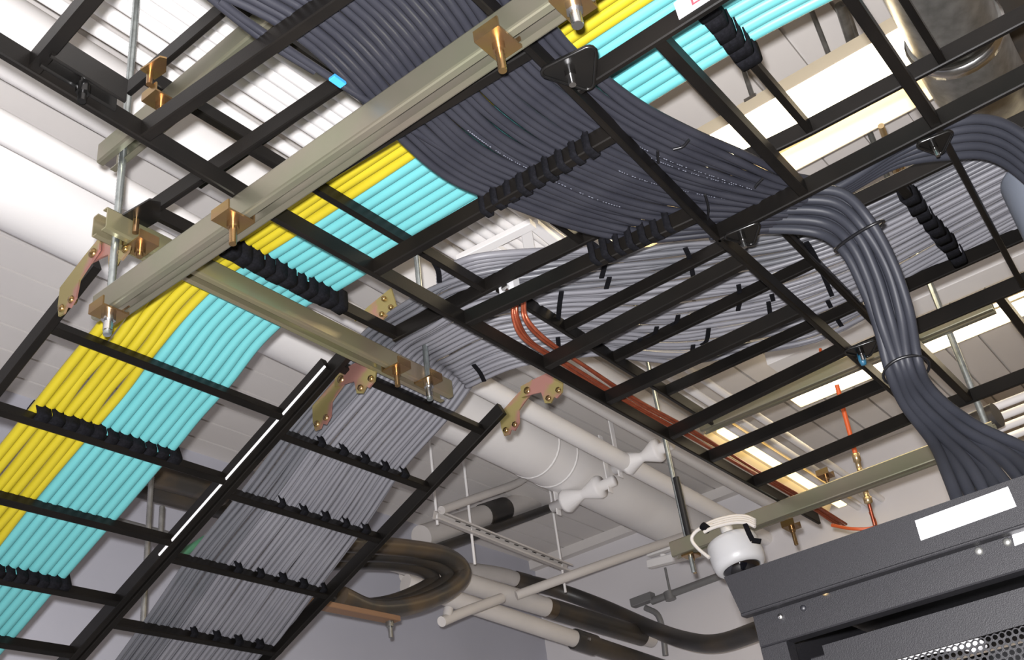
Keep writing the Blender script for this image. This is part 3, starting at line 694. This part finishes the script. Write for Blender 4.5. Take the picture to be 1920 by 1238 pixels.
# ------------------------------------------------------------------ light fixtures
def fixture(label, x0, x1, ya, yb, z, lampf=(.0, 1.0)):
    t = thing('light_fixture', label, 'light fixture', W((x0 + x1) / 2, (ya + yb) / 2, z))
    xm = x0 + (x1 - x0) * .50
    b = MB(); k = .004
    b.ext([(0, 0), (.03, .07), ((x1 - x0) - .03, .07), (x1 - x0, 0), (x1 - x0 - k, 0), (x1 - x0 - .034, .066), (.034, .066), (k, 0)], W(x0, ya, z), W(x0, yb, z)); b.build('housing', M['fixture'], t)
    for y in (ya, yb):
        MB().prism([W(x0, y, z), W(x1, y, z), W(x1 - .03, y, z + .07), W(x0 + .03, y, z + .07)], (0, .004, 0)).build('end_plate', M['fixture'], t)
    L0, L1 = x0 + (x1 - x0) * lampf[0], x0 + (x1 - x0) * lampf[1]
    MB().box(W(L0, ya + .02, z + .006), W(L1, yb - .02, z + .03), .006).build('lamp', M['lamp'], t)
    return t
fixture('bright ceiling light above the slate cables at the upper right', 2.435, 2.80, .185, 1.45, 2.10, (.03, .60))
fixture('farther ceiling light seen past the drooping slate cables', 4.46, 4.63, -.6, 1.50, 2.20, (.02, .98))
t = thing('light_fixture', 'warm yellow strip light seen between the rungs beside the copper wires', 'light fixture', at(1450, 870, z=2.0))
p, q = at(1352, 812, z=2.0), at(1600, 950, z=2.0); q.y = p.y + .02
MB().ext([(-.10, .0), (-.07, .05), (.07, .05), (.10, .0), (.096, 0), (.066, .046), (-.066, .046), (-.096, 0)], p, q).build('housing', M['fixture'], t)
MB().bar(p + V((.02, 0, .012)), q + V((-.02, 0, .012)), .055, .02, .006).build('lamp', M['lampwarm'], t)
o = MB().bar(W(4.17, 1.42, 2.2), W(4.17, -.6, 2.2), .14, .06).build('strut', M['white']); tag(o, 'wide white strip hung below the ceiling behind the right ladders', 'strip'); reground(o, W(4.17, .5, 2.2))
for i, (u, v, zz) in enumerate(((1560, 118, 2.18), (1413, 188, 2.18))):
    p = at(u, v, z=zz); t = thing('hanger_clamp', '%s hanger clamp above the bright ceiling light' % ('small steel', 'dim steel')[i], 'clamp', p)
    MB().cyl(p, V((p.x, p.y, H0 + CZ)), .008, 8).build('rod', M['galv'], t)
    MB().box(p + V((-.03, -.02, -.03)), p + V((.03, .02, 0)), .004).build('jaw', M['steel'], t)
for i, (u0, v0, u1, v1, r) in enumerate(((1575, 10, 1602, 95, .016), (1583, 5, 1612, 92, .010))):
    o = MB().cyl(at(u0, v0, z=2.33), at(u1, v1, z=2.33), r, 10).build('conduit', M['galv']); tag(o, '%s conduit on the ceiling above the bright light' % ('wider steel', 'narrow steel')[i], 'conduit')
# galvanised ducts at the top right corner
pz = 1.85
t = thing('duct', 'round galvanised duct with an elbow at the top right corner', 'duct', at(1800, 60, z=pz))
MB().tube([at(1708, -110, z=pz), at(1795, 75, z=pz)], .105, 30).build('duct_run', M['galv'], t)
MB().tube(crom([at(1785, 55, z=pz), at(1815, 120, z=pz), at(1845, 165, z=pz + .05), at(1880, 190, z=pz + .2)], 6), .112, 30).build('elbow', M['galv'], t)
c = at(1790, 66, z=pz); d = (at(1795, 75, z=pz) - at(1708, -110, z=pz)).normalized()
MB().lathe(c, d, [(.105, -.02), (.118, -.015), (.118, .015), (.105, .02)], 30).build('collar', M['steel'], t)
o = MB().tube([at(1800, -120, z=2.0), at(1985, 230, z=2.0)], .085, 24).build('duct', M['brownpipe']); tag(o, 'brown coated round duct at the right of the galvanised elbow', 'duct')
o = MB().tube([at(1790, -60, z=1.9), at(1905, 150, z=1.9)], .018, 12).build('conduit', M['fixture']); tag(o, 'slim yellowish conduit between the ducts at the top right', 'conduit')
o = MB().bar(W(1.628, .157, 1.15), W(2.288, .195, 1.15), .012, .022).build('support_bar', M['black']); tag(o, 'slim black bar bridging two ladders in front of the straight grey cables', 'bar'); reground(o, W(1.95, .17, 1.15))
t = thing('roof_frame', 'white angle frame seen between the ladders above the thicker grey cables', 'frame', at(960, 460, z=1.9))
for k, (a, b_) in enumerate((((862, 492), (1000, 424)), ((986, 428), (996, 486)), ((1000, 424), (1075, 486)), ((925, 470), (1010, 520)))):
    MB().bar(at(*a, z=1.9 + .022 * (k > 0)), at(*b_, z=1.9 + .022 * (k > 0)), .035, .02, .002).build('strut', M['white'], t)
o = MB().tube([at(1760, 828, z=1.5), at(1870, 778, z=1.5)], .045, 18).build('hose', M['pipeblack']); tag(o, 'thick black hose behind the right threaded rod', 'hose')
for i in range(4):
    pipe('white conduit at the far right beside the threaded rod, %s from the top' % ORD[i], at(1850, 770 + 22 * i, z=1.75), at(2000, 712 + 22 * i, z=1.75), .017, 'white', 'conduit', 'conduit', 'white conduits at the far right', seg=12)
for i, (u0, v0, u1, v1) in enumerate(((1672, 285, 1688, 355), (1683, 280, 1700, 348), (1652, 236, 1660, 258))):
    o = MB().cyl(at(u0, v0, z=1.7), at(u1, v1, z=1.7), .008, 10).build('rod', M['brass']); tag(o, '%s brass coloured rod above the grey cables by the ladder corner' % ('left', 'right', 'short upper')[i], 'rod')
# pale blue grey column at the right edge
t = thing('round_housing', 'pale blue grey round housing at the right edge behind slate cables', 'housing', at(1965, 380, z=1.12))
c = at(1962, 330, z=1.272)
MB().lathe(c, (0, 0, -1), [(0, -.02), (.075, -.02), (.088, -.008), (.090, .0), (.088, .25), (.084, .27), (0, .272)], 32).build('shell', M['column'], t)
pl = [c + V((-.088, .0, .014)), c + V((-.07, -.055, .014)), c + V((-.07, -.055, -.02)), c + V((-.088, 0, -.02))]
MB().prism(pl, (-.004, -.001, 0)).build('label_plate', M['tan'], t)

# ------------------------------------------------------------------ rack with perforated door
RX, RY, RZ = 1.505, .680, .500      # front plane, left side, top
RB = -.02                           # right side
rk = thing('server_rack', 'black server rack with a perforated door in the lower right corner', 'rack', V((RX + .4, (RY + RB) / 2, 0)))
pl = [W(RX, RY + .002, RZ), W(RX, RB, RZ), W(RX, RB, RZ - .062), W(RX, RY - .012, RZ - .062)]
MB().prism(pl, (.016, 0, 0)).build('top_fascia', M['rack'], rk)
MB().bar(W(RX + .008, RY - .012, RZ - .066), W(RX + .008, RB, RZ - .066), .020, .005, .0015).build('fascia_lip', M['rack'], rk)
b = MB(); b.box(W(RX + .016, RB, RZ - .012), W(RX + .10, RY, RZ - .004)); b.box(W(RX + .30, RB, RZ - .012), W(RX + .95, RY, RZ - .004)); b.build('top_panel', M['rack'], rk)
b = MB(); b.box((RX + .03, RY - .03, 0), (RX + .95, RY - .018, H0 + RZ - .02)); b.build('side_panel', M['rack'], rk)
b = MB(); b.box((RX + .03, RB, 0), (RX + .95, RB + .012, H0 + RZ - .02)); b.build('side_panel', M['rack'], rk)
b = MB(); b.box((RX + .94, RB, 0), (RX + .95, RY - .018, H0 + RZ - .02)); b.build('back_panel', M['rackdark'], rk)
fx = RX + .022
b = MB(); b.box((fx, RB, H0 + RZ - .112), (fx + .03, RY - .02, H0 + RZ - .060), .002); b.build('frame_header', M['rack'], rk)
b = MB(); b.box((fx, RY - .062, 0), (fx + .03, RY - .02, H0 + RZ - .1115), .002); b.build('frame_post', M['rack'], rk)
b = MB(); b.box((fx, RB, 0), (fx + .03, RB + .04, H0 + RZ - .1115), .002); b.build('frame_post', M['rack'], rk)
for u, v, r, m in ((1464, 1157, .0045, 'steel'), (1507, 1141, .0045, 'rackdark'), (1547, 1111, .0055, 'brass'), (1836, 1034, .0055, 'galv'), (1889, 1017, .0055, 'galv')):
    MB().lathe(at(u, v, x=fx), (-1, 0, 0), [(r, -.001), (r, .003), (r * .6, .0045), (0, .005)], 14).build('screw', M[m], rk)
for lab, px in (('large blank white label', ((1716, 977), (1890, 913), (1906, 950), (1727, 1014))), ('small blank white label', ((1897, 1000), (1960, 978), (1964, 1002), (1903, 1024)))):
    x = RX if lab[0] == 'l' else fx
    o = MB().prism([at(u, v, x=x - .0004) for u, v in px], (-.0008, 0, 0)).build('label', M['paper'], rk); o['label'] = lab
# door: frame strip, panel with hexagonally packed holes
dx = RX + .045; dy0, dy1 = RB + .045, RY - .105; dz1 = H0 + RZ - .128
b = MB(); b.box((dx, RY - .105, .1), (dx + .02, RY - .083, dz1 - .012), .002); b.build('door_edge', M['rack'], rk)
def hole_panel(y0, y1, z0, z1, pitch, r, x):
    b = MB(); dzr = pitch * .866; n = int((z1 - z0) / dzr); my = int((y1 - y0) / pitch)
    for i in range(n):
        zc = z1 - dzr * (i + .5); off = pitch / 2 if i % 2 else 0
        for k in range(my):
            yc = y1 - pitch * (k + .5) - off
            if yc - pitch / 2 < y0 - pitch: continue
            hexo = [(yc + pitch / math.sqrt(3) * math.sin(PI / 3 * j), zc + pitch / math.sqrt(3) * math.cos(PI / 3 * j)) for j in range(6)]
            o_ = []; ii = []
            for j in range(12):
                a, c = hexo[j // 2], hexo[(j // 2 + 1) % 6]
                p = a if j % 2 == 0 else ((a[0] + c[0]) / 2, (a[1] + c[1]) / 2)
                o_.append((x, p[0], p[1])); d = math.hypot(p[0] - yc, p[1] - zc)
                ii.append((x, yc + (p[0] - yc) / d * r, zc + (p[1] - zc) / d * r))
            bk = [(x + .0016, q[1], q[2]) for q in ii]
            b.add(o_ + ii + bk, [[j, (j + 1) % 12, 12 + (j + 1) % 12, 12 + j] for j in range(12)] + [[12 + j, 12 + (j + 1) % 12, 24 + (j + 1) % 12, 24 + j] for j in range(12)])
    return b
hz1 = dz1 - .048; hz0 = hz1 - .16; hy1 = dy1 - .038
hole_panel(dy0 + .03, hy1, hz0, hz1, .0092, .0034, dx).build('perforated_sheet', M['rack'], rk)
b = MB()
b.box((dx, dy0, hz1 + .002), (dx + .0016, dy1, dz1)); b.box((dx, hy1 + .004, .1), (dx + .0016, dy1, hz1 + .002)); b.box((dx, dy0, .1), (dx + .0016, hy1 + .004, hz0 - .004))
b.build('door_panel', M['rack'], rk)
c = at(1740, 1245, x=dx + .05)
MB().tube([c + V((0, .075 * math.cos(PI * j / 20), .022 * math.sin(PI * j / 20))) for j in range(21)], .011, 12).build('inner_loop', M['paper'], rk)['label'] = 'white cable loop behind the perforated door'

# ------------------------------------------------------------------ dome camera
c = at(1371, 1015, x=2.93); ds = 1.14
dc = thing('dome_camera', 'white dome security camera hanging above the corner of the rack', 'camera', c)
ax = (V((-.06, -.16, -1))).normalized()
MB().lathe(c, ax, [(r * ds, h * ds) for r, h in ((0, -.002), (.060, -.002), (.068, .004), (.070, .015), (.0705, .060), (.066, .076), (.054, .086), (.050, .083))], 40).build('housing', M['whitegloss'], dc)
MB().lathe(c + ax * .090, ax, [(.058, 0), (.057, .006), (.049, .020), (.034, .032), (.017, .037), (0, .038)], 36).build('dome', M['glass'], dc)
MB().lathe(c - ax * .02, ax, [(0, -.03), (.02, -.03), (.02, .02), (0, .02)], 16).build('mount', M['whitegloss'], dc)
cw = thing('cable_coil', 'coil of white cable tied above the dome camera', 'cable', at(1360, 985, x=2.85))
for k in range(4):
    pts = [at(u, v + k * 4 - 4, x=2.86 - .012 * k) for u, v in ((1320, 990), (1334, 983), (1352, 977), (1378, 972), (1400, 973), (1416, 980))]
    MB().tube(crom(pts, 6), .0055, 10).build('turn', M['whitecable'], cw)
MB().tube(crom([at(u, v, x=2.84) for u, v in ((1338, 984), (1312, 992), (1299, 1004), (1298, 1015), (1308, 1028), (1322, 1040), (1330, 1046))], 6), .0055, 10).build('tail', M['whitecable'], cw)
for u, v, du in ((1323, 990, 12),):
    b = MB().tube([at(u - 6, v - 4, x=2.83), at(u + 5, v + 4, x=2.83)], .0125, 10).build('strap', M['tie'], cw)
pts = [at(u, v, x=2.82) for u, v in ((1397, 983), (1404, 1000), (1411, 1014), (1427, 1016))]
b = MB()
for p, q in zip(pts, pts[1:]): b.bar(p, q, .015, .004, .0005, up=(-1, -.5, 0))
tag(b.build('cable_strap', M['tie']), 'wide black strap end hanging from the white cable coil', 'strap')

# ------------------------------------------------------------------ light, world, camera
cam = bpy.data.cameras.new('camera'); co = bpy.data.objects.new('camera', cam); C.objects.link(co)
cam.sensor_fit = 'HORIZONTAL'; cam.sensor_width = 36.0; cam.lens = F / 1920 * 36.0; cam.clip_start = .01
r_, d_, f_ = V(MR[0]), V(MR[1]), V(MR[2])
co.matrix_world = Matrix(((r_.x, -d_.x, -f_.x, 0), (r_.y, -d_.y, -f_.y, 0), (r_.z, -d_.z, -f_.z, H0), (0, 0, 0, 1)))
bpy.context.scene.camera = co
def light(name, typ, loc, energy, col, **k):
    l = bpy.data.lights.new(name, typ); l.energy = energy; l.color = col
    for a, b in k.items(): setattr(l, a, b)
    o = bpy.data.objects.new(name, l); C.objects.link(o); o.location = loc; return o
# the camera's own flash, a few centimetres above and left of the lens
light('flash', 'POINT', V((0, 0, H0)) - r_ * .018 - d_ * .038, 500, (1.0, .985, 1.0), shadow_soft_size=.014)
w = bpy.data.worlds.new('world'); bpy.context.scene.world = w; w.use_nodes = True
bg = w.node_tree.nodes['Background']; bg.inputs[0].default_value = (1, .66, .34, 1); bg.inputs[1].default_value = .17
sc = bpy.context.scene
sc.view_settings.view_transform = 'Standard'; sc.view_settings.look = 'None'; sc.view_settings.gamma = 1; sc.view_settings.use_curve_mapping = False
sc.view_settings.exposure = 0.08
